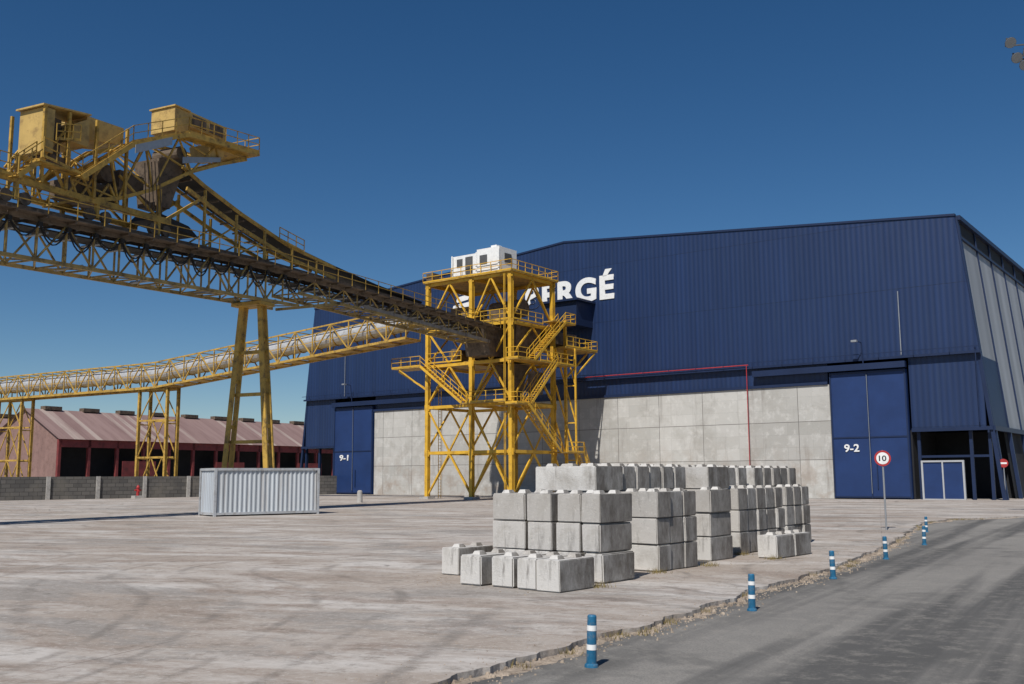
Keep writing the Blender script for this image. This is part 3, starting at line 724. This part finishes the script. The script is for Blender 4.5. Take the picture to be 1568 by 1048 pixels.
# ------------------------------------------------------------ container
ct=root("shipping_container",(-16.85,57.0,0),rad(36))
L_,W_,H_=6.3,2.45,2.72
p=Part(); n=44
for yy,sg in ((0,-1),(W_,1)):
    prev=None
    for k in range(n*2+1):
        x=.12+(L_-.24)*k/(n*2); ph=k%4; y=yy+( .0 if ph in(0,1) else .045)*(-sg)
        row=((x,y,.18),(x,y,H_-.12))
        if prev: p.quad(prev[0],row[0],row[1],prev[1])
        prev=row
add(p,"sides",CONT,ct)
p=Part(); n=16
for xx,sg in ((0,-1),(L_,1)):
    prev=None
    for k in range(n*2+1):
        y=.12+(W_-.24)*k/(n*2); ph=k%4; x=xx+( .0 if ph in(0,1) else .045)*(-sg)
        row=((x,y,.18),(x,y,H_-.12))
        if prev: p.quad(prev[0],row[0],row[1],prev[1])
        prev=row
add(p,"ends",CONTE,ct)
p=Part()
for x in (0,L_):
    for y in (0,W_): p.box(x-.07,x+.07,y-.07,y+.07,.0,H_)
for z in (.15,H_-.06):
    for y in (0,W_): p.box(.08,L_-.08,y-.055,y+.055,z-.07,z+.07)
    for x in (0,L_): p.box(x-.055,x+.055,.08,W_-.08,z-.07,z+.07)
p.box(.06,L_-.06,.06,W_-.06,H_-.1,H_-.06); p.box(1.0,5.3,.3,W_-.3,.06,.16)
add(p,"frame_and_roof",TUBE,ct)

# ------------------------------------------------------------ concrete blocks
BR=math.atan2(-.64,.77)
def stack(name,e0,e1,y0,y1,nz,nx=1,ny=1,stud=True):
    h=.6; bm=bmesh.new()
    sx=(e1-e0)/nx; sy=(y1-y0)/ny
    for i in range(nx):
        for j in range(ny):
            jx=random.uniform(-.02,.02)
            for k in range(nz):
                w=sx-.03; l=sy-(.03 if ny==1 else .06); 
                x=(i+.5)*sx+jx+random.uniform(-.03,.03); y=(j+.5)*sy+random.uniform(-.02,.02); z=k*h+h/2
                a=random.uniform(-.02,.02)
                M=Matrix.Translation((x,y,z))@Matrix.Rotation(a,4,'Z')
                r=bmesh.ops.create_cube(bm,size=1,matrix=M@Matrix.Diagonal((w,l,h-.016,1)))
                es=list({e for v in r['verts'] for e in v.link_edges})
                bmesh.ops.bevel(bm,geom=es,offset=random.uniform(.012,.03),segments=2,affect='EDGES')
                if k==nz-1 and stud:
                    ns=max(1,round(l/.6)); 
                    nu=max(1,round(w/.6))
                    for s in range(ns):
                        for u in range(nu):
                            r=bmesh.ops.create_cube(bm,size=1,matrix=M@Matrix.Translation((-w/2+(u+.5)*w/nu,-l/2+(s+.5)*l/ns,h/2+.03))@Matrix.Diagonal((.22,.22,.07,1)))
                            top=[v for v in r['verts'] if v.co.z>z+h/2+.03]
                            c=sum((v.co for v in top),Vector())/4
                            for v in top: v.co.x=c.x+(v.co.x-c.x)*.65; v.co.y=c.y+(v.co.y-c.y)*.65
    me=D.meshes.new(name); 
    for v in bm.verts:
        v.co+=Vector((noise.noise(v.co*3+Vector((e0*9,0,0))),noise.noise(v.co*3+Vector((0,y0*9,5))),0))*.012
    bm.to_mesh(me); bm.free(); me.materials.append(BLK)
    o=D.objects.new(name,me); COL.objects.link(o)
    o.location=(1.79+.77*e0+.64*y0,20.52-.64*e0+.77*y0,.002); o.rotation_euler=(0,0,BR); return o
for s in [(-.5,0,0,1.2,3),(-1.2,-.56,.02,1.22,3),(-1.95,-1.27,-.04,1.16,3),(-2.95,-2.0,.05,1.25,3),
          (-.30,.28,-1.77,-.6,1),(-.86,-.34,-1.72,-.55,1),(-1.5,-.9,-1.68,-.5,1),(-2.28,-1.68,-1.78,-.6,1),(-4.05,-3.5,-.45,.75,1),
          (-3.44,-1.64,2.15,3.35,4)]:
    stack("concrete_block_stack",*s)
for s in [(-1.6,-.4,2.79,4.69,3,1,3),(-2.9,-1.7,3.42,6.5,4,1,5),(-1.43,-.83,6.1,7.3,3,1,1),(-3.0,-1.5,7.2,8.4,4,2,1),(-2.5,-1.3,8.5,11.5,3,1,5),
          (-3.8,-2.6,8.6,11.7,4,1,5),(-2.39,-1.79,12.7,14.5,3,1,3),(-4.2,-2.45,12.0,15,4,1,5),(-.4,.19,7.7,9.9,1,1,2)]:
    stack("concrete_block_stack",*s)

# ------------------------------------------------------------ bollards
def ring_part(P,zs,n=20):
    for (z0,r0),(z1,r1) in zip(zs,zs[1:]): P.tube((0,0,z0),(0,0,z1),r0,n,r1)
for x,y in [(.84,12.2),(3.9,17.06),(6.87,22.12),(9.87,27.11),(13.07,32.42),(16.08,39.57)]:
    b=root("road_bollard",(x+.08,y,-.08),random.random()*3); b.rotation_euler=(random.uniform(-.03,.03),random.uniform(-.03,.03),0)
    P=Part(); ring_part(P,[(0,.085),(.03,.08),(.045,.062),(.20,.060)]); ring_part(P,[(.262,.058),(.42,.057)]); ring_part(P,[(.482,.056),(.585,.055),(.602,.042)])
    add(P,"blue_body",BOLB,b)
    P=Part(); ring_part(P,[(.2,.061),(.262,.060)]); ring_part(P,[(.42,.059),(.482,.058)]); add(P,"reflective_bands",WHITE,b)

# ------------------------------------------------------------ signs
sg=root("speed_limit_sign",(14.65,39.7,0),rad(-18))
p=Part(); p.tube((0,0,-.08),(0,0,3.12),.035,10); add(p,"post",GALV,sg)
p=Part(); p.tube((0,-.06,2.8),(0,-.04,2.8),.31,36); add(p,"red_ring",REDP,sg)
p=Part(); p.tube((0,-.064,2.8),(0,-.061,2.8),.235,36); add(p,"white_face",WHITE,sg)
text_mesh("numerals","10",TXT,sg,(-.14,.14,2.69,2.91),-.066,.02,.002)
sg2=root("no_entry_sign",(40.9,83.6,0),rad(-25))
p=Part(); p.tube((0,0,-.08),(0,0,3.3),.04,10); add(p,"post",GALV,sg2)
p=Part(); p.tube((0,-.06,3.05),(0,-.04,3.05),.36,32); add(p,"red_disc",REDP,sg2)
p=Part(); p.box(-.25,.25,-.07,-.061,2.98,3.12); add(p,"white_bar",WHITE,sg2)

hy=root("fire_hydrant",(-41.2,110.6,0),WR)
p=Part(); p.tube((0,0,.3),(0,0,1.15),.16,14); p.tube((0,0,1.15),(0,0,1.22),.22,14); p.tube((0,0,1.22),(0,0,1.45),.18,14,.06); p.tube((-.36,0,.9),(.36,0,.9),.09,10); p.tube((0,-.32,.8),(0,0,.8),.1,10); add(p,"body",REDP,hy)
p=Part(); p.box(-.5,.5,-.5,.5,0,.3); add(p,"plinth",CONCP,hy)
for x,y in ((-13.3,87.5),(-25.5,118),):
    cpst=root("concrete_post",(x,y,0)); p=Part(); p.tube((0,0,0),(0,0,.95),.26,14,.22); p.tube((0,0,.95),(0,0,1.05),.22,14,.12); add(p,"post_body",CONCP,cpst)
fm=root("floodlight_mast",(25.4,45,0),0)
p=Part(); p.tube((0,0,0),(0,0,23),.22,14,.12); p.beam((-1.9,0,22.3),(.6,0,22.5),.06); p.beam((-1.6,0,21.6),(.5,0,21.8),.06); add(p,"mast",GREYD,fm)
p=Part(); q=Part()
for x,z in ((-1.8,22.5),(-1.55,21.75),(-1.2,21.4),(-1.0,22.0)):
    p.tube((x,-.1,z),(x-.05,-.42,z-.22),.12,16,.26); q.tube((x-.05,-.42,z-.22),(x-.052,-.44,z-.235),.25,16,.25); p.beam((x,0,z-.2),(x,0,z+.2),.06)
add(p,"lamp_housings",GREYD,fm,False); add(q,"lamp_glass",GALV,fm)

# ------------------------------------------------------------ light, sky, camera
el=rad(50); az=math.atan2(-.38,-.925)
sd=Vector((math.sin(az)*math.cos(el),math.cos(az)*math.cos(el),math.sin(el)))
sl=D.lights.new("sun","SUN"); sl.energy=4.6; sl.angle=rad(.5); sl.color=(1,.955,.895)
so=D.objects.new("sun",sl); so.rotation_euler=sd.to_track_quat('Z','Y').to_euler(); COL.objects.link(so)
w=D.worlds.new("World"); SC.world=w; w.use_nodes=True; nt=w.node_tree
bg=nt.nodes["Background"]; sk=nt.nodes.new("ShaderNodeTexSky"); sk.sky_type='NISHITA'; sk.sun_disc=False
sk.sun_elevation=el; sk.sun_rotation=az%(2*math.pi); sk.air_density=.85; sk.dust_density=0; sk.ozone_density=3.0; sk.altitude=0
hs=nt.nodes.new("ShaderNodeHueSaturation"); hs.inputs["Saturation"].default_value=1.27; hs.inputs["Value"].default_value=1.0; hs.inputs["Hue"].default_value=.501
nt.links.new(sk.outputs[0],hs.inputs["Color"]); nt.links.new(hs.outputs[0],bg.inputs[0]); bg.inputs[1].default_value=.066
cam=D.cameras.new("camera"); cam.lens=35; cam.sensor_width=36; cam.clip_end=6000; cam.clip_start=.1
co=D.objects.new("camera",cam); COL.objects.link(co); SC.camera=co
th=math.atan(206/1524); ph=.0053
F=Vector((0,math.cos(th),math.sin(th))); U0=Vector((0,-math.sin(th),math.cos(th))); R0=Vector((1,0,0))
U=U0*math.cos(ph)+R0*math.sin(ph); R=R0*math.cos(ph)-U0*math.sin(ph)
M=Matrix((R,U,-F)).transposed().to_4x4(); M.translation=Vector((0,0,2.16)); co.matrix_world=M
SC.view_settings.view_transform='Standard'; SC.view_settings.look='None'; SC.view_settings.exposure=0
